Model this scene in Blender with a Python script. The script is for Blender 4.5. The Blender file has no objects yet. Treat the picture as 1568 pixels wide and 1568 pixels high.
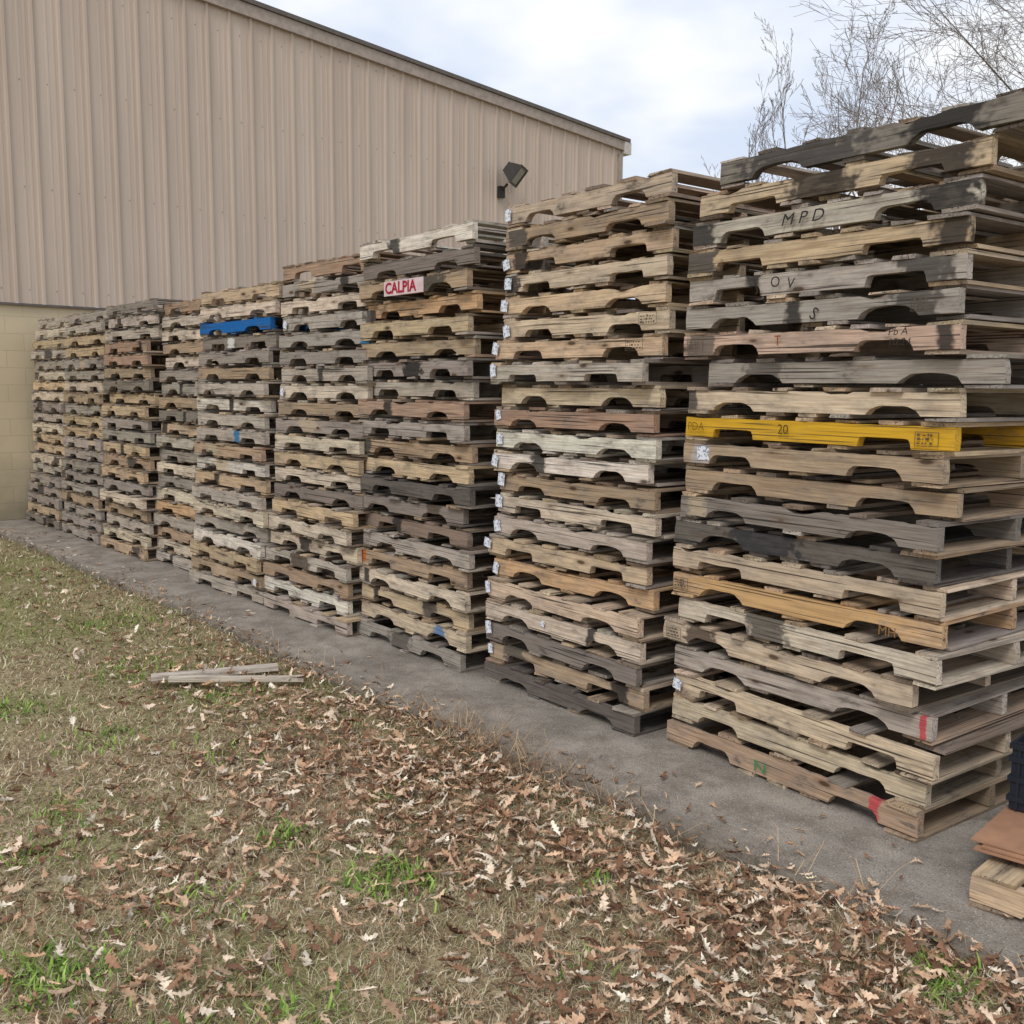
import bpy, numpy as np, math, random
from mathutils import Matrix, Vector
rng=np.random.default_rng(7); random.seed(7)
S=bpy.context.scene; COL=S.collection
def lin(r,g,b):
    return tuple(((c/255)/12.92 if c/255<=0.04045 else ((c/255+0.055)/1.055)**2.4) for c in (r,g,b))
# ---------------------------------------------------------------- node helpers
class NT:
    def __init__(s,name):
        s.m=bpy.data.materials.new(name); s.m.use_nodes=True; s.t=s.m.node_tree; s.t.nodes.clear()
        s.out=s.n('ShaderNodeOutputMaterial'); s.b=s.n('ShaderNodeBsdfPrincipled'); s.l(s.b.outputs[0],s.out.inputs[0])
        s.b.inputs['Roughness'].default_value=.85
        s.b.inputs['Specular IOR Level'].default_value=.25
    def n(s,t,**k):
        x=s.t.nodes.new(t)
        for a,v in k.items(): setattr(x,a,v)
        return x
    def l(s,a,b): s.t.links.new(a,b)
    def setv(s,sock,v):
        if hasattr(v,'links'): s.l(v,sock)
        else:
            try: sock.default_value=v
            except Exception: sock.default_value=(*v,1)
    def attr(s,name,o='Vector'):
        x=s.n('ShaderNodeAttribute'); x.attribute_name=name; return x.outputs[o]
    def obj(s): return s.n('ShaderNodeTexCoord').outputs['Object']
    def pos(s): return s.n('ShaderNodeNewGeometry').outputs['Position']
    def mapv(s,v,sc=(1,1,1),loc=(0,0,0),rot=(0,0,0)):
        x=s.n('ShaderNodeMapping'); s.l(v,x.inputs[0]); x.inputs['Scale'].default_value=sc; x.inputs['Location'].default_value=loc; x.inputs['Rotation'].default_value=rot; return x.outputs[0]
    def noise(s,v,scale=1,detail=4,rough=.55,dist=0):
        x=s.n('ShaderNodeTexNoise'); s.l(v,x.inputs['Vector']); x.inputs['Scale'].default_value=scale; x.inputs['Detail'].default_value=detail; x.inputs['Roughness'].default_value=rough; x.inputs['Distortion'].default_value=dist; return x.outputs[0]
    def vor(s,v,scale=1,o='Distance',feature='F1'):
        x=s.n('ShaderNodeTexVoronoi',feature=feature); s.l(v,x.inputs['Vector']); x.inputs['Scale'].default_value=scale; return x.outputs[o]
    def rng(s,v,a,b,c=0,d=1,smooth=False):
        x=s.n('ShaderNodeMapRange'); x.interpolation_type='SMOOTHSTEP' if smooth else 'LINEAR'
        s.l(v,x.inputs[0]); 
        for i,q in enumerate((a,b,c,d)): x.inputs[i+1].default_value=q
        return x.outputs[0]
    def math(s,op,a,b=0.0,c=0.0):
        x=s.n('ShaderNodeMath',operation=op); s.setv(x.inputs[0],a); s.setv(x.inputs[1],b)
        if op in('MULTIPLY_ADD',): s.setv(x.inputs[2],c)
        return x.outputs[0]
    def mix(s,f,a,b,blend='MIX'):
        x=s.n('ShaderNodeMix',data_type='RGBA',blend_type=blend)
        s.setv(x.inputs[0],f)
        for sock,v in((x.inputs[6],a),(x.inputs[7],b)):
            if hasattr(v,'links'): s.l(v,sock)
            else: sock.default_value=(*v[:3],1)
        return x.outputs[2]
    def bump(s,h,st=.3,d=.01):
        x=s.n('ShaderNodeBump'); s.l(h,x.inputs['Height']); x.inputs['Strength'].default_value=st; x.inputs['Distance'].default_value=d; s.l(x.outputs[0],s.b.inputs['Normal'])
    def base(s,c): s.setv(s.b.inputs['Base Color'],c)
def simple(name,c,rough=.7,metal=0):
    t=NT(name); v=t.noise(t.obj(),12,2); t.base(t.mix(t.rng(v,.3,.7,0,1),tuple(x*.82 for x in c),tuple(min(1,x*1.12) for x in c))); t.b.inputs['Roughness'].default_value=rough; t.b.inputs['Metallic'].default_value=metal; return t.m
# ---------------------------------------------------------------- mesh helper
def mesh(name,V,F,mat,parent=None,attrs=None,coll=True,smooth=False):
    me=bpy.data.meshes.new(name)
    V=np.asarray(V,dtype=np.float32)
    if isinstance(F,np.ndarray):
        k=F.shape[1]; nf=len(F)
        me.vertices.add(len(V)); me.vertices.foreach_set('co',V.ravel())
        me.loops.add(nf*k); me.loops.foreach_set('vertex_index',F.astype(np.int32).ravel())
        me.polygons.add(nf); me.polygons.foreach_set('loop_start',np.arange(nf,dtype=np.int32)*k); me.polygons.foreach_set('loop_total',np.full(nf,k,dtype=np.int32))
        me.update(calc_edges=True); me.validate()
    else:
        me.from_pydata(V.tolist(),[],F); me.update()
    if attrs:
        for n,(ty,a) in attrs.items():
            at=me.attributes.new(n,ty,'POINT'); a=np.asarray(a,dtype=np.float32)
            at.data.foreach_set({'FLOAT_VECTOR':'vector','FLOAT':'value','FLOAT_COLOR':'color'}[ty],a.ravel())
    me.polygons.foreach_set('use_smooth',np.full(len(me.polygons),smooth))
    if mat: me.materials.append(mat)
    o=bpy.data.objects.new(name,me); COL.objects.link(o)
    if parent: o.parent=parent
    return o
def empty(name,loc=(0,0,0),rz=0):
    o=bpy.data.objects.new(name,None); COL.objects.link(o); o.location=loc; o.rotation_euler=(0,0,rz); o.empty_display_size=.2; return o
BF=[(0,3,2,1),(4,5,6,7),(0,1,5,4),(1,2,6,5),(2,3,7,6),(3,0,4,7)]
def boxv(x0,x1,y0,y1,z0,z1): return [(x0,y0,z0),(x1,y0,z0),(x1,y1,z0),(x0,y1,z0),(x0,y0,z1),(x1,y0,z1),(x1,y1,z1),(x0,y1,z1)]
class MB:
    def __init__(s): s.V=[];s.F=[]
    def box(s,*a,M=None):
        k=len(s.V); v=boxv(*a)
        if M is not None: v=[tuple(M@Vector(p)) for p in v]
        s.V+=v; s.F+=[tuple(i+k for i in f) for f in BF]
    def cyl(s,p,q,r,n=12):
        k=len(s.V);p=Vector(p);q=Vector(q);d=(q-p).normalized();a=d.orthogonal().normalized();b=d.cross(a)
        for c in(p,q):
            for i in range(n):
                t=2*math.pi*i/n; s.V.append(tuple(c+r*(math.cos(t)*a+math.sin(t)*b)))
        s.F+=[(k+i,k+(i+1)%n,k+n+(i+1)%n,k+n+i) for i in range(n)]+[tuple(k+i for i in range(n))[::-1],tuple(k+n+i for i in range(n))]
# ---------------------------------------------------------------- camera
h=1.6;f=1512.9;ps,pt,rl=[math.radians(v) for v in(40.99,7.06,.53)]
Fh=np.array([-math.cos(ps),math.sin(ps),0.]);R0=np.array([math.sin(ps),math.cos(ps),0.])
Fw=Fh*math.cos(pt)-np.array([0,0,1.])*math.sin(pt);U0=np.cross(R0,Fw)
R=R0*math.cos(rl)+U0*math.sin(rl);U=U0*math.cos(rl)-R0*math.sin(rl)
cam=bpy.data.cameras.new('camera');co=bpy.data.objects.new('camera',cam);COL.objects.link(co)
M=Matrix.Identity(4)
for i in range(3): M[i][0]=R[i];M[i][1]=U[i];M[i][2]=-Fw[i]
M[2][3]=h; co.matrix_world=M
cam.sensor_width=36;cam.lens=36*f/1568;cam.clip_end=2000;cam.clip_start=.05;S.camera=co
# ---------------------------------------------------------------- world & sun
W=bpy.data.worlds.new('World');S.world=W;W.use_nodes=True;nt=W.node_tree;nt.nodes.clear()
SE=math.radians(48);SAZ=math.radians(156)
o=nt.nodes.new('ShaderNodeOutputWorld');bg=nt.nodes.new('ShaderNodeBackground');nt.links.new(bg.outputs[0],o.inputs[0]);bg.inputs[1].default_value=.15
sk=nt.nodes.new('ShaderNodeTexSky');sk.sky_type='NISHITA';sk.sun_disc=False;sk.sun_elevation=SE;sk.sun_rotation=SAZ;sk.dust_density=2
tc=nt.nodes.new('ShaderNodeTexCoord');sep=nt.nodes.new('ShaderNodeSeparateXYZ');nt.links.new(tc.outputs['Generated'],sep.inputs[0])
def wm(op,a,b):
    x=nt.nodes.new('ShaderNodeMath');x.operation=op
    for i,v in enumerate((a,b)):
        if hasattr(v,'links'): nt.links.new(v,x.inputs[i])
        else: x.inputs[i].default_value=v
    return x.outputs[0]
zz=wm('ADD',wm('MAXIMUM',sep.outputs[2],0.0),.22)
cb=nt.nodes.new('ShaderNodeCombineXYZ');nt.links.new(wm('DIVIDE',sep.outputs[0],zz),cb.inputs[0]);nt.links.new(wm('DIVIDE',sep.outputs[1],zz),cb.inputs[1])
def wnoise(sc,det,loc):
    mp=nt.nodes.new('ShaderNodeMapping');nt.links.new(cb.outputs[0],mp.inputs[0]);mp.inputs['Location'].default_value=loc
    n=nt.nodes.new('ShaderNodeTexNoise');nt.links.new(mp.outputs[0],n.inputs['Vector']);n.inputs['Scale'].default_value=sc;n.inputs['Detail'].default_value=det;n.inputs['Roughness'].default_value=.5;return n.outputs[0]
def wr(v,a,b,c,d):
    x=nt.nodes.new('ShaderNodeMapRange');x.interpolation_type='SMOOTHSTEP';nt.links.new(v,x.inputs[0])
    for i,q in enumerate((a,b,c,d)): x.inputs[i+1].default_value=q
    return x.outputs[0]
def wmix(f_,a,b):
    x=nt.nodes.new('ShaderNodeMix');x.data_type='RGBA';nt.links.new(f_,x.inputs[0])
    for s_,v in((x.inputs[6],a),(x.inputs[7],b)):
        if hasattr(v,'links'): nt.links.new(v,s_)
        else: s_.default_value=(*v,1)
    return x.outputs[2]
cc=wmix(wr(wnoise(1.7,4,(4,1,0)),.36,.62,0,1),(4.7,5.3,6.4),(6.9,7.0,7.1))
c2=wmix(wr(wnoise(1.0,3,(0,7,2)),.3,.6,.84,1),sk.outputs[0],cc)
nt.links.new(c2,bg.inputs[0])
sd=bpy.data.lights.new('sun','SUN');sd.energy=1.4;sd.angle=math.radians(20);sd.color=(1,.96,.91);so=bpy.data.objects.new('sun',sd);COL.objects.link(so)
sv=Vector((math.sin(SAZ)*math.cos(SE),math.cos(SAZ)*math.cos(SE),math.sin(SE)));so.rotation_euler=sv.to_track_quat('Z','Y').to_euler()
S.view_settings.view_transform='Standard';S.view_settings.look='None';S.view_settings.exposure=0
# ---------------------------------------------------------------- materials
def wood_mat(name='weathered_wood'):
    t=NT(name); g=t.attr('gc'); col=t.attr('col','Color'); pc=t.attr('pcol','Color'); sm=t.attr('sm','Fac'); sm2=t.attr('sm2','Fac')
    fine=t.noise(t.mapv(g,(5,130,130)),1,1.5,.65)
    wide=t.noise(t.mapv(g,(1.6,24,24)),1,1,.6,.8)
    blot=t.noise(t.mapv(g,(6,15,15)),1,3.5,.75)
    c=t.mix(t.rng(fine,.34,.60,.7,0),col,t.mix(1.0,col,(.56,.51,.47),'MULTIPLY'))
    c=t.mix(t.rng(wide,.42,.66,0,.6),c,t.mix(1.0,c,(1.24,1.22,1.19),'MULTIPLY'))
    gw=t.rng(blot,.44,.60,0,.55)
    c=t.mix(gw,c,t.mix(.55,t.mix(1.0,c,(.68,.67,.67),'MULTIPLY'),lin(142,134,126)))
    c=t.mix(t.rng(blot,.60,.72,0,.7),c,lin(74,66,60))
    cr=t.noise(t.mapv(g,(1.8,150,150),(5,3,1)),1,0)
    c=t.mix(t.rng(cr,.68,.76,0,.85),c,(.028,.022,.018))
    kn=t.vor(t.mapv(g,(3.4,10,10)),1)
    c=t.mix(t.rng(kn,.13,.22,.35,0),c,(.16,.09,.05))
    c=t.mix(t.rng(kn,.07,.12,.85,0),c,(.05,.028,.015))
    nz=t.math('MULTIPLY',t.math('SUBTRACT',t.noise(t.mapv(g,(22,30,30)),1,1.5,.65),.5),1.7)
    c=t.mix(t.rng(t.math('ADD',t.math('ABSOLUTE',sm2),nz),.6,1.2,.9,0,True),c,lin(46,43,42))
    mask=t.rng(t.math('ADD',t.math('ABSOLUTE',sm),nz),.7,1.15,.93,0,True)
    pcw=t.mix(t.rng(blot,.5,.68,0,.8),pc,t.mix(.7,c,pc))
    pcw=t.mix(t.rng(fine,.35,.55,.4,0),pcw,t.mix(1.0,pcw,(.5,.47,.45),'MULTIPLY'))
    pcw=t.mix(t.rng(cr,.66,.74,0,.8),pcw,(.06,.045,.03))
    c=t.mix(mask,c,pcw)
    t.base(c); t.bump(fine,.4,.004)
    t.b.inputs['Roughness'].default_value=.9
    return t.m
WOOD=wood_mat()
def ground_mat():
    t=NT('dead_lawn'); p=t.pos()
    b=t.noise(p,60,2,.7); d=t.noise(p,9,3,.6)
    g=t.noise(t.mapv(p,(1,1,1),(7,3,0)),.8,2,.6)
    c=t.mix(t.rng(b,.35,.65),lin(118,101,78),lin(192,174,142))
    c=t.mix(t.rng(d,.42,.65,0,.7),c,lin(114,92,72))
    sx=t.n('ShaderNodeSeparateXYZ');t.l(p,sx.inputs[0])
    far=t.rng(sx.outputs[0],-4.,-8.5,0,.55)
    gm=t.math('MULTIPLY',t.math('ADD',t.rng(g,.42,.62,0,.55),far),t.rng(b,.4,.6,.25,.85))
    c=t.mix(gm,c,lin(124,132,74))
    t.base(c); t.bump(b,.7,.02); return t.m
def concrete_mat():
    t=NT('old_concrete'); p=t.pos()
    b=t.noise(p,1.6,4,.65); s=t.noise(p,120,2,.6); d=t.noise(p,5,4,.7)
    c=t.mix(t.rng(b,.35,.65),lin(138,131,122),lin(172,163,152))
    c=t.mix(t.rng(d,.42,.66,0,.7),c,lin(108,100,90))
    v=t.vor(p,95); c=t.mix(t.rng(v,.14,.24,.6,0),c,lin(212,204,192))
    c=t.mix(t.rng(s,.56,.64,0,.6),c,lin(74,68,61))
    sx=t.n('ShaderNodeSeparateXYZ');t.l(p,sx.inputs[0])
    edge=t.rng(t.math('ADD',sx.outputs[1],t.math('MULTIPLY',d,.25)),2.90,2.98,.5,0)
    c=t.mix(edge,c,lin(92,82,66))
    t.base(c); t.bump(s,.6,.006); return t.m
def siding_mat():
    t=NT('tan_metal_siding'); p=t.pos()
    a=t.noise(t.mapv(p,(1,3.3,.35)),1,4,.6); b=t.noise(t.mapv(p,(1,18,.6)),1,2,.6)
    c=t.mix(t.rng(a,.3,.7),lin(190,172,156),lin(202,185,169))
    c=t.mix(t.rng(b,.5,.8,0,.35),c,lin(166,149,134))
    t.base(c); t.b.inputs['Roughness'].default_value=.5; return t.m
def block_mat():
    t=NT('painted_block'); p=t.pos()
    sx=t.n('ShaderNodeSeparateXYZ');t.l(p,sx.inputs[0]);cb_=t.n('ShaderNodeCombineXYZ');t.l(sx.outputs[1],cb_.inputs[0]);t.l(sx.outputs[2],cb_.inputs[1])
    br=t.n('ShaderNodeTexBrick');t.l(cb_.outputs[0],br.inputs['Vector']);br.inputs['Scale'].default_value=1;br.inputs['Brick Width'].default_value=.4;br.inputs['Row Height'].default_value=.2;br.inputs['Mortar Size'].default_value=.004;br.inputs['Mortar Smooth'].default_value=.6
    br.inputs['Color1'].default_value=(*lin(212,195,164),1);br.inputs['Color2'].default_value=(*lin(207,190,159),1);br.inputs['Mortar'].default_value=(*lin(188,172,146),1)
    n=t.noise(p,3,4,.6); dz=t.rng(t.math('ADD',sx.outputs[2],t.math('MULTIPLY',n,-.8)),-.45,.4,.75,0)
    c=t.mix(dz,br.outputs[0],lin(120,112,94)); c=t.mix(t.rng(t.noise(p,1.2,3,.6),.5,.8,0,.4),c,lin(174,160,136))
    t.base(c); t.bump(t.math('SUBTRACT',t.math('MULTIPLY',t.noise(p,80,2),.2),br.outputs['Fac']),.3,.006); return t.m
def colmat(name,rough=.8,lo=(.6,.56,.52)):
    t=NT(name); c=t.attr('col','Color'); n=t.noise(t.pos(),150,0); t.base(t.mix(t.rng(n,.3,.7,0,.6),c,t.mix(1.0,c,lo,'MULTIPLY'))); t.b.inputs['Roughness'].default_value=rough; return t.m
# ---------------------------------------------------------------- ground
YS=2.763
def gz(x,y):
    near=np.clip((y-(YS-.6))/.6,0,1)*(y<YS+.05)
    far=np.clip((-x-3.8)/2,0,1)
    return -0.055+0.010*np.sin(x*2.1+y*1.3)+0.008*np.sin(x*5.3-y*3.7)+near*(.018+.028*far)+.012*far
ax=np.unique(np.concatenate([np.arange(-14,3,.08),-14-np.geomspace(.1,600,26),3+np.geomspace(.1,600,26)]))
ay=np.unique(np.concatenate([np.arange(-2,3.2,.08),-2-np.geomspace(.1,600,26),3.2+np.geomspace(.1,600,26)]))
X,Y=np.meshgrid(ax,ay,indexing='ij');Z=gz(X,Y)+rng.normal(0,.005,X.shape)
Z[(Y>YS+.03)]=-.1
nx,ny=X.shape;idx=np.arange(nx*ny).reshape(nx,ny)
Fq=np.stack([idx[:-1,:-1],idx[1:,:-1],idx[1:,1:],idx[:-1,1:]],-1).reshape(-1,4)
mesh('ground',np.stack([X,Y,Z],-1).reshape(-1,3),Fq,ground_mat(),smooth=True)
# slab
CON=concrete_mat()
xs=np.arange(-12.74,6,.03);n=len(xs)
ed=YS+.014*np.sin(xs*1.7)+rng.normal(0,.006,n)+.012*np.sin(xs*9)+.012*np.sin(xs*23+1)
ed+=np.clip((-xs-4.5)/4,0,1)*.08
rows=[(ed+0.0,-.12),(ed-.002,-.035),(ed+.006,-.008),(ed+.022,.0),(np.full(n,YS+.3),0.0),(np.full(n,YS+.6),0.),(np.full(n,9.5),0.),(np.full(n,9.5),-.12)]
V=np.concatenate([np.stack([xs,yy,zz_+(rng.normal(0,.002,n) if i in(1,2) else 0*xs)],-1) for i,(yy,zz_) in enumerate(rows)])
idx=np.arange(n*len(rows)).reshape(len(rows),n)
Fq=np.stack([idx[:-1,:-1],idx[:-1,1:],idx[1:,1:],idx[1:,:-1]],-1).reshape(-1,4)
mesh('concrete_slab',V,Fq,CON)
# ---------------------------------------------------------------- building
XW=-12.75
RS=.075
def rake(y): return 5.97+(13.6-y)*RS
bld=empty('metal_building',(0,0,0))
YE=13.62
prof=[]
y=-14.0
while y<YE-.31:
    prof+= [(y,0),(y+.10,0),(y+.105,.004),(y+.125,.004),(y+.13,0),(y+.175,0),(y+.18,.004),(y+.2,.004),(y+.205,0),(y+.235,0),(y+.250,.026),(y+.276,.026),(y+.29,0)]
    y+=.305
prof.append((YE,0))
V=[];zb=2.56
for (yy,dx) in prof: V+=[(XW+dx,yy,zb),(XW+dx,yy,rake(yy))]
F=[(2*i,2*i+2,2*i+3,2*i+1) for i in range(len(prof)-1)]
SID=siding_mat();mesh('siding',V,F,SID,bld)
TR=simple('trim_metal',lin(168,154,142),.45);TD=simple('trim_dark',lin(104,96,90),.5)  # TD is a darker trim tone for rake cap and base trim
mb=MB()
def rk(y0,y1,x0,x1,d0,d1):
    k=len(mb.V);
    mb.V+= [(x0,y0,rake(y0)+d0),(x1,y0,rake(y0)+d0),(x1,y1,rake(y1)+d0),(x0,y1,rake(y1)+d0),(x0,y0,rake(y0)+d1),(x1,y0,rake(y0)+d1),(x1,y1,rake(y1)+d1),(x0,y1,rake(y1)+d1)]
    mb.F+=[tuple(i+k for i in q) for q in BF]
rk(-14,YE+.1,XW-.05,XW+.07,-.06,.1)
mesh('rake_trim',mb.V,mb.F,TR,bld)
mb=MB(); rk(-14,YE+.14,XW-.05,XW+.1,.103,.16); mesh('rake_cap',mb.V,mb.F,TD,bld)
mb=MB(); mb.box(XW-.1,XW+.09,YE+.004,YE+.17,rake(YE)-.12,rake(YE)+.09); mb.box(XW-24,XW-.102,YE+.02,YE+.16,rake(YE)-.1,rake(YE)+.06)
mesh('eave_gutter',mb.V,mb.F,simple('gutter',lin(205,200,192),.4),bld)
mb=MB(); mb.box(XW-.02,XW+.045,YE-.09,YE+.002,-.1,rake(YE)-.125); mesh('corner_trim',mb.V,mb.F,TR,bld)
mb=MB(); mb.box(XW-24,XW-.002,-14,YE-.002,-.1,zb-.002); mesh('block_base',mb.V,mb.F,block_mat(),bld)
mb=MB(); mb.box(XW-.001,XW+.04,-14,YE-.092,zb-.03,zb-.003); mesh('base_trim',mb.V,mb.F,TD,bld)
mb=MB(); mb.box(XW-24,XW-.022,YE-.07,YE+.001,zb+.001,rake(YE)); mesh('side_wall',mb.V,mb.F,SID,bld)
V=[(XW-24,-14,rake(-14)+.06),(XW-.052,-14,rake(-14)+.06),(XW-.052,YE,rake(YE)+.06),(XW-24,YE,rake(YE)+.06)]
mesh('roof',V,[(0,1,2,3)],TR,bld)
mb=MB()
for zr in (2.72,3.9,5.1,6.2,7.3):
    y=-13.95
    while y<YE-.2:
        if zr<rake(y)-.1:
            for o_ in (.05,.215): mb.box(XW+.0005,XW+.007,y+o_,y+o_+.011,zr-.006,zr+.006)
        y+=.305
mesh('siding_screws',mb.V,mb.F,simple('screws',lin(132,116,104),.5),bld)
# flood light
fl=empty('flood_light',(XW,10.8,5.0))
mb=MB(); mb.box(.031,.1,-.13,-.02,-.3,-.12); mb.cyl((.06,-.075,-.2),(.2,-.06,-.1),.02); mesh('bracket',mb.V,mb.F,simple('fl_dark',lin(48,46,44),.5),fl)
MF=Matrix.Translation((.3,.02,.06))@Matrix.Rotation(math.radians(35),4,'Z')@Matrix.Rotation(math.radians(38),4,'Y')
mb=MB();k=0
hv=[(-.12,-.12,-.1),(.06,-.2,-.16),(.06,.2,-.16),(-.12,.12,-.1),(-.12,-.12,.1),(.06,-.2,.16),(.06,.2,.16),(-.12,.12,.1)]
mb.V=[tuple(MF@Vector(p)) for p in hv]; mb.F=list(BF)
for i in range(5): mb.box(-.17,-.121,-.1+i*.045,-.085+i*.045,-.09,.09,M=MF)
mb.box(.0605,.085,-.215,.215,.135,.17,M=MF);mb.box(.0605,.085,-.215,.215,-.17,-.135,M=MF);mb.box(.0605,.085,-.215,-.18,-.1345,.1345,M=MF);mb.box(.0605,.085,.18,.215,-.1345,.1345,M=MF)
mesh('housing',mb.V,mb.F,simple('fl_body',lin(66,63,60),.5),fl)
mb=MB(); mb.box(.061,.07,-.179,.179,-.134,.134,M=MF); mesh('lens',mb.V,mb.F,simple('fl_lens',lin(128,132,124),.15),fl)
# ---------------------------------------------------------------- pallets
PAL=dict(tan=(206,182,150),light=(214,194,168),pale=(220,205,184),grey=(170,160,150),lgrey=(192,181,168),dgrey=(142,132,123),char=(106,99,93),brown=(182,158,132),dbrown=(150,131,114),orange=(208,174,134),red=(176,146,124),yellow=(222,176,56),blue=(30,104,168),pink=(204,181,160),white=(228,219,206))
NAMES=['tan','light','pale','grey','lgrey','dgrey','brown','dbrown','orange','red','char','pink']
def cj(c,j=.1,k=1):
    v=np.array(lin(*c)); v=k*v*(1+random.uniform(-j,j)); v=v*(1+np.array([random.uniform(-.03,.03) for _ in range(3)])); return np.clip(v,0,1)
class PB:
    def __init__(s): s.V=[];s.F=[];s.gc=[];s.col=[];s.pc=[];s.sm=[];s.sm2=[]
    def add(s,verts,faces,axis,col,pc=(0,0,0),smc=None,smd=None):
        k=len(s.V); off=np.array([random.uniform(0,60),random.uniform(0,60),random.uniform(0,60)])
        for p in verts:
            s.V.append(p); q=(p[0],p[1],p[2]) if axis==0 else (p[1],p[0],p[2]); s.gc.append((q[0]+off[0],q[1]+off[1],q[2]+off[2]))
            s.col.append((*col,1)); s.pc.append((*pc,1)); s.sm.append(9. if smc is None else (q[0]-smc[0])/smc[1]); s.sm2.append(9. if smd is None else (q[0]-smd[0])/smd[1])
        s.F+=[tuple(i+k for i in f_) for f_ in faces]
    def obj(s,name,parent): return mesh(name,s.V,s.F,WOOD,parent,{'gc':('FLOAT_VECTOR',s.gc),'col':('FLOAT_COLOR',s.col),'pcol':('FLOAT_COLOR',s.pc),'sm':('FLOAT',s.sm),'sm2':('FLOAT',s.sm2)})
Lp=1.22;Dp=1.016;HS=.0838;TB=.0152;SX=1.0
def stringer(pb,y0,ln,col,pc,smc,dy,notch=True,th=.038,smd=None):
    a=random.uniform(.14,.17);w=random.uniform(.22,.25);dep=random.uniform(.032,.042);sl=random.choice([.012,.03,.05])
    z0=TB;z1=TB+HS
    pts=[(0,z0)]
    def jz(s_=.0012): return random.gauss(0,s_)
    if notch:
        for (p,q) in((a,a+w),(ln-a-w,ln-a)):
            pts+=[(p-.06,z0+abs(jz())),(p,z0),(p+sl*.35,z0+dep*.55+jz(.002)),(p+sl,z0+dep*.93),(p+sl+.02,z0+dep),((p+q)/2,z0+dep+jz(.002)),(q-sl-.02,z0+dep),(q-sl,z0+dep*.93),(q-sl*.35,z0+dep*.55+jz(.002)),(q,z0),(q+.06,z0+abs(jz()))]
    pts+=[(ln,z0+abs(jz())),(ln+jz(.002),(z0+z1)/2),(ln-abs(jz(.003)),z1)]
    x=ln-.03
    chip=random.uniform(.1,1.1) if random.random()<.5 else -1
    while x>.03:
        zz_=z1-abs(jz(.0018))
        if chip>0 and abs(x-chip)<.06: zz_-=random.uniform(.004,.018)
        pts.append((x,zz_)); x-=random.uniform(.02,.06)
    pts+=[(abs(jz(.003)),z1),(jz(.002),(z0+z1)/2)]
    n=len(pts);tilt=random.gauss(0,.0015)
    v=[(p[0],y0+(p[1]-z0)*tilt*10+dy*p[0],p[1]) for p in pts]+[(p[0],y0+th+dy*p[0],p[1]) for p in pts]
    fc=[tuple(range(n)),tuple(range(2*n-1,n-1,-1))]+[(i,i+n,(i+1)%n+n,(i+1)%n) for i in range(n)]
    pb.add(v,fc,0,col,pc,smc,smd)
def pallet(name,parent,z,dx,dy,rz,cname,marks=None,tilt=0,c2=None,notch=True):
    pb=PB(); c=PAL[cname] if isinstance(cname,str) else cname
    pc=(0,0,0);smc=None;smd=None
    if marks:
        pc,smc=marks[:2]
        if len(marks)>2: smd=marks[2]
    else:
        if random.random()<.25: pc,smc=cj(random.choice([(80,75,70),(104,98,90),(96,82,70),(196,176,150)]),.1),(random.uniform(0,1.2),random.uniform(.05,.14))
        if random.random()<.13: smd=(random.uniform(0,1.2),random.uniform(.03,.07))
    ln=Lp*SX+random.uniform(-.014,.014)
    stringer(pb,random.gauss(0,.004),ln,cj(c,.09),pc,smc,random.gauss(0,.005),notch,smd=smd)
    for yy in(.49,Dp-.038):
        stringer(pb,yy,ln,cj(c,.2,.85),(0,0,0),None,random.gauss(0,.002),notch)  # inner stringers toned down: interior shade put into the wood colour
    painted=cname in('blue','yellow')
    def deck(z0,z1,spec):  # deck board colours scaled down to paint in the shade between layers
        for q_,(x,w) in enumerate(spec):
            if 0<q_<len(spec)-1 and random.random()<.09: continue
            if c2: cc_=cj(PAL[c2],.15,.82)
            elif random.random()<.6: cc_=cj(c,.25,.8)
            else: cc_=cj(PAL[random.choice(['tan','grey','lgrey','brown','dbrown','light'])],.25,.78)
            y0=-random.uniform(-.010,.006);y1=Dp+random.uniform(-.006,.008)
            if random.random()<.18: y0+=random.uniform(.01,.07)
            sk_=random.gauss(0,.004)
            v=boxv(x,x+w,y0,y1,z0,z1)
            v=[(p[0]+(sk_ if p[1]>.5 else 0)+random.gauss(0,.0015),p[1]+random.gauss(0,.004),p[2]+random.uniform(-.0006,.0006)) for p in v]
            for q in(4,5):
                if random.random()<.35: v[q]=(v[q][0],v[q][1],v[q][2]-random.uniform(.001,.007))
            pb.add(v,BF,1,cc_)
    w1=random.choice([.14,.13,.09,.12]);nb=random.choice([5,6,6,7,8]) if not painted else 7
    xs_=np.linspace(0,ln-w1,nb); ws=[w1 if i in(0,nb-1) else random.choice([.075,.09,.1,.13 if nb<7 else .09]) for i in range(nb)]
    deck(TB+HS+.0003,TB+HS+TB,[(xs_[i]+(w1-ws[i])/2+random.gauss(0,.008) if 0<i<nb-1 else xs_[i]+random.gauss(0,.003),ws[i]) for i in range(nb)])
    m=ln/2;bw=.09
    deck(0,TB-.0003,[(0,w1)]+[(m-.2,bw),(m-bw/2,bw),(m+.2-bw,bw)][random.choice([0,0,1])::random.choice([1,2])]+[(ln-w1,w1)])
    ob=pb.obj(name,parent)
    ob.location=(dx,dy,z);ob.rotation_euler=(tilt,random.gauss(0,.002),rz)
    return ob
BLK=lin(42,39,38);PNK=lin(200,80,86);GRN=lin(60,150,90);BLU=lin(40,120,170);WHT=lin(220,220,215);SMK=lin(84,80,76)
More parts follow.
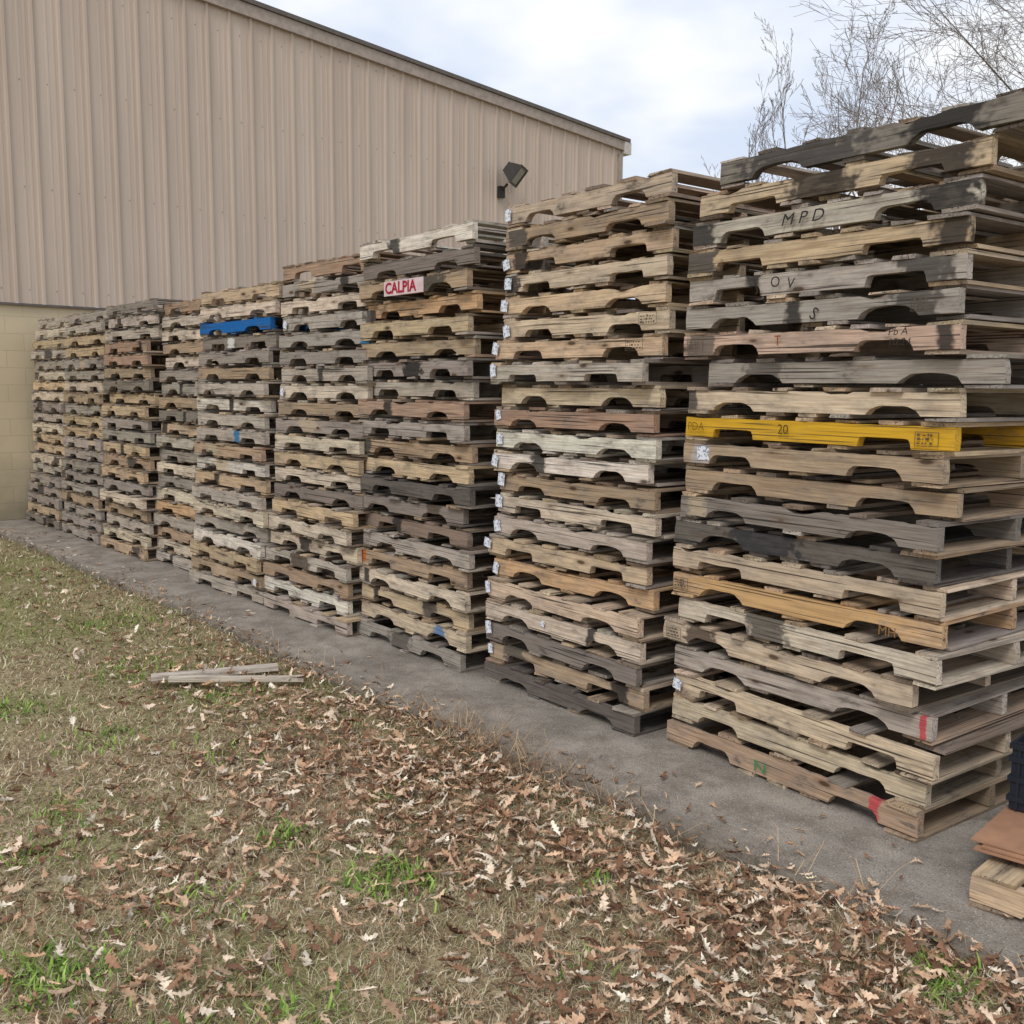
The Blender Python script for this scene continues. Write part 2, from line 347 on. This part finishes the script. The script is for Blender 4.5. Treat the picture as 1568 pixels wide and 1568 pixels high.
def stack(loc,rz,rows,lean,pitch,marks={},off={},seed=0,jit=.021,jy=.022,sx=1.0):
    global SX
    random.seed(seed);SX=sx
    e=empty('pallet_stack',loc,rz); n=len(rows);wx=wy=0
    for i in range(n):      # i from bottom
        r=rows[n-1-i]; t=i/(n-1); ridx=n-i
        wx=wx*.6+random.gauss(0,jit*.6);wy=wy*.6+random.gauss(0,jy*.5)
        dx=lean[0]*t+wx+random.gauss(0,jit*.6); dy=lean[1]*t+wy+random.gauss(0,jy*.6)
        if random.random()<.15 and i>1: dx+=random.choice([-1,1])*random.uniform(.02,.045)
        if ridx in off: dx+=off[ridx]
        c2=None
        if isinstance(r,tuple): r,c2=r
        pallet('pallet_%02d'%ridx,e,i*pitch,dx,dy,random.gauss(0,.016),r,marks=marks.get(ridx),c2=c2)
        e['dx%d'%ridx]=dx;e['dy%d'%ridx]=dy
    SX=1.0
    return e
A=stack((-2.84,3.43,0),math.radians(-5),['dgrey','tan','lgrey','tan','lgrey','grey','pink','grey','light',('yellow','tan'),'brown','brown','dgrey','char','light','orange','pale','light','lgrey','light','light','brown'],(.06,.0),.1158,
  marks={1:(lin(80,76,74),(.4,.3),(1.0,.15)),2:(BLK,(.60,.15),(1.08,.14)),3:(BLK,(1.15,.12),(.03,.11)),4:(SMK,(.05,.12),(1.2,.07)),8:(lin(106,100,94),(.3,.1)),22:(PNK,(1.08,.028)),19:(PNK,(1.22,.014)),10:(lin(220,172,48),(.6,3)),16:(lin(212,172,120),(.6,.5)),11:(lin(190,180,174),(.1,.05)),14:(lin(58,57,60),(.5,.2)),6:(SMK,(1.1,.1),(.58,.04)),5:(SMK,(1.1,.1),(.35,.04)),9:(SMK,(.0,.05)),7:(lin(120,108,98),(.1,.08),(1.2,.03))},
  off={1:.14,2:.04,3:0,8:.1},seed=11,sx=1.035,jit=.012)
B=stack((-4.13,3.41,0),math.radians(-3),['pink','brown','tan','light','tan','light','tan','lgrey','light','red','white','white','brown','pale','lgrey','tan','orange','light','pale','dgrey','brown','char'],(.05,.05),.1163,
  marks={2:(lin(90,85,80),(.1,.1)),4:(lin(60,58,56),(.05,.07))},seed=12,sx=.965,jit=.014)
C=stack((-5.44,3.40,0),math.radians(-2),['white','dgrey','brown','orange','tan','brown','grey','lgrey','red','grey','brown','tan','char','dgrey','dbrown','lgrey','brown','pale','tan','light','grey'],(.05,.02),.1185,
  marks={7:(BLK,(.6,.12)),17:(lin(200,110,50),(.05,.05)),20:(lin(90,130,175),(.9,.05))},off={1:-.03,2:.05},seed=13,sx=.955,jit=.017)
D=stack((-6.55,3.30,0),0,['red','grey','pale','lgrey','grey','grey','lgrey','pale','brown','grey','pale','tan','pale','dgrey','tan','pale','pale','lgrey','brown','white','lgrey'],(.15,.13),.1165,
  marks={5:(BLU,(1.1,.06)),17:(BLK,(.5,.08))},seed=14,sx=.94)
E=stack((-7.82,3.27,0),0,['tan','pale','blue','dgrey','grey','brown','lgrey','white','lgrey','lgrey','brown','white','tan','lgrey','pale','grey','white','tan','brown','lgrey'],(.14,.13),.1175,
  marks={3:(lin(24,104,176),(.6,3)),4:(WHT,(.5,.06)),10:(BLU,(.75,.05)),8:(BLK,(.6,.04))},off={3:-.06},seed=15)
Fs=stack((-8.95,3.42,0),0,['red','lgrey','pale','brown','pale','grey','grey','brown','dgrey','tan','lgrey','grey','pale','grey','pale','orange','lgrey','brown','pale','lgrey'],(.1,.1),.117,seed=16)
G=stack((-10.1,3.33,0),0,[random.choice(['grey','brown','dgrey','red','lgrey','dgrey']) for _ in range(4)]+[('red','brown')]+[random.choice(['lgrey','brown','dgrey','pale','grey','tan']) for _ in range(15)],(.1,.1),.119,seed=17,sx=.95)
H=stack((-11.4,3.31,0),0,[random.choice(['lgrey','brown','grey','pale','grey','tan']) for _ in range(20)],(.12,.12),.118,seed=18)
I=stack((-12.66,3.32,0),0,[random.choice(['lgrey','brown','grey','pale','grey','tan','dgrey']) for _ in range(20)],(.14,.14),.118,seed=19)
random.seed(5)
for x,nr in((-2.72,20),(-4.1,19),(-5.4,18)):  # back row: stack behind A is real, those behind B and C added to darken gaps
    stack((x,4.66,0),0,[random.choice(NAMES) for _ in range(nr)],(0,0),.1165,seed=int(-x*10))
# lettering
INK=simple('ink',lin(50,46,45),.8)
INKR=simple('ink_red',lin(176,34,58),.8)
def text(par,row,nrows,pitch,txt,x,zoff,size,mat=INK,rot=0,shear=0,sx=1,name='lettering',out=.0035,bold=0):
    cu=bpy.data.curves.new(name,'FONT');cu.body=txt;cu.size=size;cu.shear=shear;cu.resolution_u=3;cu.offset=bold
    ob=bpy.data.objects.new(name,cu);COL.objects.link(ob);ob.parent=par
    i=nrows-row
    ob.location=(par.get('dx%d'%row,0)+x,par.get('dy%d'%row,0)-out-.014,i*pitch+TB+zoff);ob.rotation_euler=(math.pi/2,rot,0);ob.scale=(sx,1,1)
    cu.materials.append(mat);return ob
PA=.1158
text(A,3,22,PA,'M P D',.48,.024,.064,sx=1.2,shear=.25)
text(A,5,22,PA,'O  V',.45,.03,.06,rot=.15)
text(A,5,22,PA,'J',.38,.02,.07,rot=-.4)
text(A,6,22,PA,'S',.66,.02,.07,rot=.6)
text(A,7,22,PA,'Pb A\n10 24',1.0,.05,.036,sx=1.1,shear=.15)
text(A,7,22,PA,'T',.5,.03,.055,mat=simple('ink_brown',lin(150,70,30)))
text(A,10,22,PA,'PDA',.03,.028,.05,mat=simple('ink_olive',lin(140,108,30)))
text(A,10,22,PA,'20',.52,.03,.055,mat=simple('ink_soft',lin(80,66,30)))
text(A,22,22,PA,'N',.52,.02,.07,mat=simple('ink_green',lin(70,140,90)),sx=1.3)
text(A,16,22,PA,'MH',1.05,.02,.05,mat=simple('ink_ochre',lin(150,112,66)))
text(B,17,22,.1163,'VIKINGS',.36,.04,.035,mat=simple('ink_grey',lin(140,122,100)))
text(E,4,20,.1175,'8',.55,.02,.08,mat=simple('ink_white',lin(225,222,215)))
def stamp(par,row,nrows,pitch,x,z,w=.09,hh=.05,mat=INK):
    i=nrows-row;mb=MB();tk=.0018
    mb.box(0,w,0,.001,0,tk);mb.box(0,w,0,.001,hh-tk,hh);mb.box(0,tk,0,.001,tk+.0002,hh-tk-.0002);mb.box(w-tk,w,0,.001,tk+.0002,hh-tk-.0002)
    for a_ in range(3):
        xx=.008
        while xx<w-.02:
            l_=random.uniform(.004,.014); mb.box(xx,xx+l_,0,.001,.008+a_*.014,.008+a_*.014+random.uniform(.004,.009)); xx+=l_+random.uniform(.004,.012)
    ob=mesh('stamp',mb.V,mb.F,mat,par);ob.location=(par.get('dx%d'%row,0)+x,par.get('dy%d'%row,0)-.0155,i*pitch+TB+z)
GI=simple('ink_faded',lin(96,84,70),.8)
for r_,x_,z_ in((18,.03,.015),(7,.03,.018),(10,1.12,.012),(6,1.09,.015),(16,.01,.02)): stamp(A,r_,22,PA,x_,z_,mat=GI)
for r_,x_,z_ in((6,1.02,.02),(7,1.0,.02),(8,1.0,.02)): stamp(B,r_,22,.1163,x_,z_,.11,.055,mat=GI)
sg=MB(); sg.box(0,.42,-.004,0,0,.085)
ob=mesh('painted_sign',sg.V,sg.F,simple('sign_white',lin(222,200,200),.7),C);ob.location=(.32+C['dx3'],C['dy3']-.015,18*.1185+TB-.002)
text(C,3,21,.1185,'CALPIA',.335,.012,.09,mat=INKR,sx=1.12,out=.0075,bold=.0022)
def sticker_mat():
    t=NT('label');g=t.n('ShaderNodeTexCoord').outputs['Generated'];w=t.vor(t.mapv(g,(7,7,7)),1,'Color')
    sxx=t.n('ShaderNodeSeparateColor');t.l(w,sxx.inputs[0]);m=t.rng(sxx.outputs[0],.55,.6,0,.8)
    t.base(t.mix(m,lin(232,236,244),lin(120,126,140)));return t.m
STK=sticker_mat();random.seed(3)
def sticker(par,row,nrows,pitch,x,z,w=.05,hh=.05,rot=0):
    i=nrows-row;mb=MB();mb.box(-w/2,w/2,-.001,0,-hh/2,hh/2)
    ob=mesh('label',mb.V,mb.F,STK,par);ob.location=(par.get('dx%d'%row,0)+x,par.get('dy%d'%row,0)-.014,i*pitch+TB+z);ob.rotation_euler=(0,rot,0)
for r_ in range(1,23):
    if r_ in(2,9,19,22): continue
    sticker(B,r_,22,.1163,random.uniform(.015,.045),random.uniform(.03,.06),random.uniform(.04,.06),random.uniform(.05,.07),random.uniform(-.35,.35))
sticker(A,11,22,PA,.12,.045,.07,.06);sticker(A,20,22,PA,.03,.04,.05,.05,.2);sticker(B,19,22,.1163,.5,.05,.03,.03,.3)
for r_ in(7,9,19): sticker(E,r_,20,.1175,1.16,.04,.05,.05,.4)
for r_ in(8,4): sticker(D,r_,21,.1165,.06,.04,.05,.05,.4)
# ---------------------------------------------------------------- lower right corner objects
lo=empty('loading_pallet',(-1.27,3.03,0),math.radians(2))
pallet('pallet_body',lo,0.0,0,0,0,'tan')
mb=MB()
MC=Matrix.Rotation(math.radians(2),4,'X')
mb.box(.0,.75,.0,.62,0,.006,M=MC);mb.box(.02,.76,.01,.6,.008,.014,M=MC);mb.box(-.02,.73,.03,.63,.016,.021,M=MC)
cb2=mesh('cardboard_sheet',mb.V,mb.F,simple('cardboard',lin(164,124,98),.8),None);cb2.location=(-1.31,3.13,.135);cb2.rotation_euler=(0,math.radians(-2),math.radians(4))
cr=empty('plastic_crate',(-1.34,3.46,.175),math.radians(4));mb=MB()
w=.5;d=.36;hh=.24;t_=.008
mb.box(0,w,0,t_,0,hh);mb.box(0,w,d-t_,d,0,hh);mb.box(0,t_,t_+.0005,d-t_-.0005,0,hh);mb.box(w-t_,w,t_+.0005,d-t_-.0005,0,hh);mb.box(t_+.001,w-t_-.001,t_+.001,d-t_-.001,0,t_)
for zz_ in(.03,.1,.17,.215): mb.box(-.008,w+.008,-.008,-.0005,zz_,zz_+.018);mb.box(-.008,-.0005,0,d,zz_,zz_+.018)
for k in range(7): mb.box(.02+k*.075,.03+k*.075,-.006,-.0004,0,hh)
mesh('crate_body',mb.V,mb.F,simple('black_plastic',lin(38,42,50),.4),cr)
for nm,p,q,w in(('plank',(-5.28,1.97),(-5.02,2.60),.07),('plank',(-5.20,2.04),(-4.72,2.60),.035)):
    L=math.dist(p,q);pb=PB();pb.add(boxv(0,L,-w/2,w/2,0,.028),BF,0,cj((206,196,182),.03))
    ob=pb.obj(nm,None)
    ob.location=(*p,-.005);ob.rotation_euler=(0,-.01,math.atan2(q[1]-p[1],q[0]-p[0]))
# ---------------------------------------------------------------- leaves / grass
def vnoise(x,y,s,seed):
    r=np.random.default_rng(seed);g=r.random((128,128));u=(x*s)%127;v=(y*s)%127;i=u.astype(int);j=v.astype(int);a=u-i;b=v-j;a=a*a*(3-2*a);b=b*b*(3-2*b)
    return g[i,j]*(1-a)*(1-b)+g[i+1,j]*a*(1-b)+g[i,j+1]*(1-a)*b+g[i+1,j+1]*a*b
def sample(n,rmin,rmax,amax=math.radians(52)):
    r=np.exp(rng.uniform(math.log(rmin),math.log(rmax),n));a=rng.uniform(-amax,amax,n)
    d=r[:,None]*(np.cos(a)[:,None]*Fh[:2]+np.sin(a)[:,None]*R0[:2]);return d[:,0],d[:,1]
def rotm(n,yaw,tx,ty):
    cz,sz=np.cos(yaw),np.sin(yaw);cx,sx=np.cos(tx),np.sin(tx);cy,sy=np.cos(ty),np.sin(ty);O=np.zeros(n);I1=np.ones(n)
    Rz=np.stack([cz,-sz,O,sz,cz,O,O,O,I1],-1).reshape(n,3,3);Rx=np.stack([I1,O,O,O,cx,-sx,O,sx,cx],-1).reshape(n,3,3);Ry=np.stack([cy,O,sy,O,I1,O,-sy,O,cy],-1).reshape(n,3,3)
    return Rz@Rx@Ry
def leaves(name,x,y,z,pal,mat,lmin=.05,lmax=.1,tiltm=.45,dark=None):
    n=len(x)
    s=np.array([0,.16,.24,.36,.44,.56,.64,.76,.86,1.]);wd=np.array([.012,.05,.15,.07,.21,.08,.2,.08,.12,.01])
    ns=len(s);L=rng.uniform(lmin,lmax,n);wf=rng.uniform(.55,1.3,n)
    jit=rng.uniform(.6,1.4,(n,ns,2));sj=rng.normal(0,.02,(n,ns))
    fold=rng.uniform(-.2,1.3,n);bend=rng.uniform(-.4,1.6,n);tw=rng.uniform(-1.2,1.2,n);cv=rng.normal(0,.25,n)
    P=np.zeros((n,ns,3,3));
    for k,sg_ in enumerate((-1,0,1)):
        w_=wd[None]*wf[:,None]*(jit[:,:,0] if k==0 else jit[:,:,1])*L[:,None]*sg_
        xx=(s[None]+sj-.5)*L[:,None]+ (0 if k==1 else .04)*L[:,None]
        ang=fold[:,None]+tw[:,None]*(s[None]-.5)*sg_
        P[:,:,k,0]=xx;P[:,:,k,1]=w_*np.cos(ang)+cv[:,None]*((s[None]-.5)**2)*L[:,None];P[:,:,k,2]=np.abs(w_)*np.sin(ang)+bend[:,None]*((s[None]-.5)**2)*L[:,None]
    P=P.reshape(n,ns*3,3)
    M_=rotm(n,rng.uniform(0,6.283,n),rng.normal(0,tiltm,n),rng.normal(0,tiltm*.7,n))
    flip=rng.random(n)<.35
    P[flip,:,2]*=-1
    P=np.einsum('nij,nkj->nki',M_,P);P+=np.stack([x,y,z],-1)[:,None]
    base=[]
    for i in range(ns-1):
        for k in range(2):
            a=i*3+k;base.append((a,a+3,a+4,a+1))
    base=np.array(base);Fc=(base[None]+(np.arange(n)*ns*3)[:,None,None]).reshape(-1,4)
    pal=np.array([lin(*c) for c in pal]);ci=rng.integers(0,len(pal),n);cc_=pal[ci]*rng.uniform(.75,1.2,(n,1))
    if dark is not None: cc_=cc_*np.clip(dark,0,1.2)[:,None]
    vv=np.repeat(cc_[:,None],ns*3,1)*rng.uniform(.82,1.15,(n,ns*3,1))
    c=np.clip(np.concatenate([vv,np.ones((n,ns*3,1))],-1).reshape(-1,4),0,1)
    return mesh(name,P.reshape(-1,3),Fc,mat,None,{'col':('FLOAT_COLOR',c)},smooth=True)
LM=colmat('dry_leaf',.75,(.72,.68,.64))
x,y=sample(120000,1.6,15)
band=np.clip(1-np.abs(y-2.35)/.75,0,1)*np.clip((x+7.5)/2.5,0.3,1)
near=np.clip((x+5.0)/2.2,0,1)
pr=1.0*band+near*(.13+.62*(vnoise(x,y,1.3,1)**2))+.04
pr*=.35+1.0*vnoise(x,y,4,2)
keep=(rng.random(len(x))<pr*np.clip((x**2+y**2)/9,.35,1.6)*.42)&(y<YS+.01+rng.exponential(.02,len(x)))&(x>-12.6)
x,y=x[keep],y[keep];band=band[keep]
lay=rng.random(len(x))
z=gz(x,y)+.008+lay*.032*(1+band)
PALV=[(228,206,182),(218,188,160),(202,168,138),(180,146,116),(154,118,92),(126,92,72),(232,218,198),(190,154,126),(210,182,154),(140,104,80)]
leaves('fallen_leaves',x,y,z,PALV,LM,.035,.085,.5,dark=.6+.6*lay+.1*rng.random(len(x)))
nl=len(x)
x,y=sample(46000,1.6,14);k=(y<YS+.03+rng.exponential(.03,len(x)))&(x>-12.6)&(rng.random(len(x))<(.3+.7*np.clip(1-np.abs(y-2.4)/.7,0,1)));x,y=x[k],y[k]
leaves('leaf_litter',x,y,np.maximum(gz(x,y)+.008,np.where(y>YS,.006,-1)),[(172,140,110),(130,100,78),(216,192,164),(102,78,62),(228,212,192),(150,118,92)],LM,.015,.045,.6)
n=300;x=rng.uniform(-12,0,n);y=YS+.02+rng.exponential(.12,n);leaves('leaves_on_slab',x,y,np.full(n,.012),PALV,LM,.03,.07,.2)
def blades(name,x,y,z,lmin,lmax,w0,cols,mat,lean=1.2):
    n=len(x);L=rng.uniform(lmin,lmax,n);yaw=rng.uniform(0,6.283,n);le=np.clip(rng.normal(lean,.25,n),0,1.5)
    w=w0*rng.uniform(.6,1.4,n);dx,dy=np.cos(yaw),np.sin(yaw);px,py=-dy,dx
    P=np.zeros((n,5,3));
    mid=L*.5;a1=le*.7;a2=le*1.25
    bx=x;by=y
    mx=bx+dx*mid*np.sin(a1);my=by+dy*mid*np.sin(a1);mz=z+mid*np.cos(a1)
    yw2=rng.normal(0,.5,n);d2x=np.cos(yaw+yw2);d2y=np.sin(yaw+yw2)
    ex=mx+d2x*mid*np.sin(a2);ey=my+d2y*mid*np.sin(a2);ez=mz+mid*np.cos(a2)
    P[:,0]=np.stack([bx-px*w,by-py*w,z],-1);P[:,1]=np.stack([bx+px*w,by+py*w,z],-1)
    P[:,2]=np.stack([mx+px*w*.8,my+py*w*.8,mz],-1);P[:,3]=np.stack([mx-px*w*.8,my-py*w*.8,mz],-1);P[:,4]=np.stack([ex,ey,ez],-1)
    k=(np.arange(n)*5)[:,None]
    F1=np.array([[0,1,2],[0,2,3],[3,2,4]])[None]+k[:,:,None];F1=F1.reshape(-1,3)
    c=np.concatenate([np.repeat(cols[:,None],5,1),np.ones((n,5,1))],-1).reshape(-1,4)
    return mesh(name,P.reshape(-1,3),F1,mat,None,{'col':('FLOAT_COLOR',np.clip(c,0,1))})
x,y=sample(300000,1.5,14);k=(y<YS-.02)&(x>-12.7)&(y>-3);x,y=x[k],y[k];n=len(x)
dry=np.array([lin(*c) for c in[(216,202,166),(200,182,145),(176,154,120),(228,218,188),(152,130,102)]]);grn=np.array([lin(*c) for c in[(136,148,82),(116,136,68),(160,170,100)]])
gp=np.clip(.12+1.0*(vnoise(x,y,1.7,5)-.5)+.45*np.clip((-x-4.0)/3,0,1)*np.clip((2.6-y)/.5,0,1),.03,.65)
isg=rng.random(n)<gp;cols=np.where(isg[:,None],grn[rng.integers(0,3,n)],dry[rng.integers(0,5,n)])*rng.uniform(.65,1.15,(n,1))
r_=np.sqrt(x*x+y*y)
GM=colmat('grass_blade',.8,(.75,.72,.68))
blades('lawn_grass',x,y,gz(x,y)-.004,.03,.08,.0011*np.clip(r_/3,1,3),cols,GM,1.25)
wx=[];wy=[]
for (cx,cy,rr,m_) in((-2.67,1.76,.17,240),(-2.6,1.85,.06,90),(-3.13,1.63,.10,110),(-2.75,.74,.17,300),(-1.15,2.6,.12,160),(-5.35,1.26,.2,190),(-5.6,2.0,.34,280),(-3.9,1.1,.12,50),(-2.2,2.3,.08,30),(-2.2,1.2,.12,60),(-6.8,2.3,.35,180),(-1.9,1.9,.09,30),(-3.2,2.1,.1,30),(-4.6,1.5,.2,110),(-2.3,.8,.15,120),(-3.6,.9,.15,100),(-4.9,2.2,.25,110),(-2.9,1.2,.2,90),(-4.1,1.8,.2,80)):
    wx.append(rng.normal(cx,rr*.5,m_));wy.append(rng.normal(cy,rr*.5,m_))
wx=np.concatenate(wx);wy=np.concatenate(wy);n=len(wx)
gc_=np.array([lin(*c) for c in[(134,168,72),(154,188,88),(108,146,60),(174,204,104)]])[rng.integers(0,4,n)]*rng.uniform(.6,1.0,(n,1))
blades('green_weeds',wx,wy,gz(wx,wy)+.006,.025,.065,.004,gc_,GM,.95)
n=700;x=np.concatenate([rng.normal(-3.3,.4,n//2),rng.uniform(-8,-.5,n//2)]);y=rng.normal(YS-.0,.07,n)
cols=np.array([lin(170,138,104),lin(200,174,136),lin(130,104,80)])[rng.integers(0,3,n)]
blades('pine_straw',x,y,np.where(y>YS,.004,-.01),.1,.28,.0012,cols,GM,1.38)
# ---------------------------------------------------------------- trees
BARK=NT('bark');_n=BARK.noise(BARK.pos(),6,2);BARK.base(BARK.mix(_n,lin(96,88,84),lin(150,140,134)));BARK=BARK.m
def tree(name,loc,H,seed,r0=.16,levels=4,spread=.75,nch=(13,9,7,5),bias=(0,0,0),up=.16,lr=(.3,.5),rmin=.006,rk=.5):
    rd=random.Random(seed);segs=[]
    bias=Vector(bias)
    def grow(p,d,L,r,lv):
        ns=7 if lv==0 else (5 if lv<3 else 3);st=L/ns;pts=[(p.copy(),r)]
        for i in range(ns):
            d=(d+Vector((rd.gauss(0,1),rd.gauss(0,1),rd.gauss(0,1)))*(.05 if lv==0 else .11)+Vector((0,0,.06 if lv==0 else up))+bias*.05).normalized()
            p=p+d*st;rr=r*(1-.85*(i+1)/ns);pts.append((p.copy(),max(rr,rmin)));segs.append((pts[-2],pts[-1],lv,d.copy()))
        if lv<levels:
            k=nch[lv]
            for j in range(k):
                t=(.25 if lv==0 else .15)+(.75 if lv==0 else .85)*(j+rd.random())/k
                i=min(ns-1,int(t*ns));a,b=pts[i],pts[i+1];fr=min(1,max(0,t*ns-i));q=a[0].lerp(b[0],fr)
                dd=(b[0]-a[0]).normalized();o_=dd.orthogonal().normalized();o_=Matrix.Rotation(rd.uniform(0,6.28),3,dd)@o_
                nd=(dd*rd.uniform(.8,1.2)+o_*spread*rd.uniform(.5,1.1)).normalized()
                grow(q,nd,L*rd.uniform(*lr)*(1.15-.5*t),max(rmin,a[1]*rk),lv+1)
    grow(Vector((0,0,-.1)),Vector((0,0,1)),H,r0,0)
    V=[];Fc=[]
    for (a,ra),(b,rb),lv,d in segs:
        n=6 if lv<1 else (4 if lv<2 else 3);u=d.orthogonal().normalized();w=d.cross(u);k=len(V)
        for c,r_ in((a,ra),(b,rb)):
            for i in range(n):
                t=6.2832*i/n;V.append(tuple(c+r_*(math.cos(t)*u+math.sin(t)*w)))
        Fc+=[(k+i,k+(i+1)%n,k+n+(i+1)%n,k+n+i) for i in range(n)]
    o_=mesh(name,V,Fc,BARK);o_.location=loc;return o_
def at(u,d):
    r=(u-784)/f;v=d*(Fh+r*R0);return (v[0],v[1],-.1)
for u_,d_,H_,s_ in((1130,40,11.6,1),(1175,38,12.0,2),(1225,36,12.9,3),(1262,44,14.6,7),(1300,40,13.4,4),(1350,37,12.2,5),(1400,41,12.8,6),(1450,44,12.6,9)):
    tree('bare_tree',at(u_,d_),H_,s_,nch=(13,7,5,4),spread=.75,rmin=.0055,r0=.10,up=.12,lr=(.26,.42))
tree('bare_tree',at(1730,19),10.8,6,r0=.16,spread=1.05,nch=(18,9,7,5),bias=(-.6,-.4,0),up=.03,lr=(.42,.6),rmin=.004,rk=.38)
print('leaves',nl)
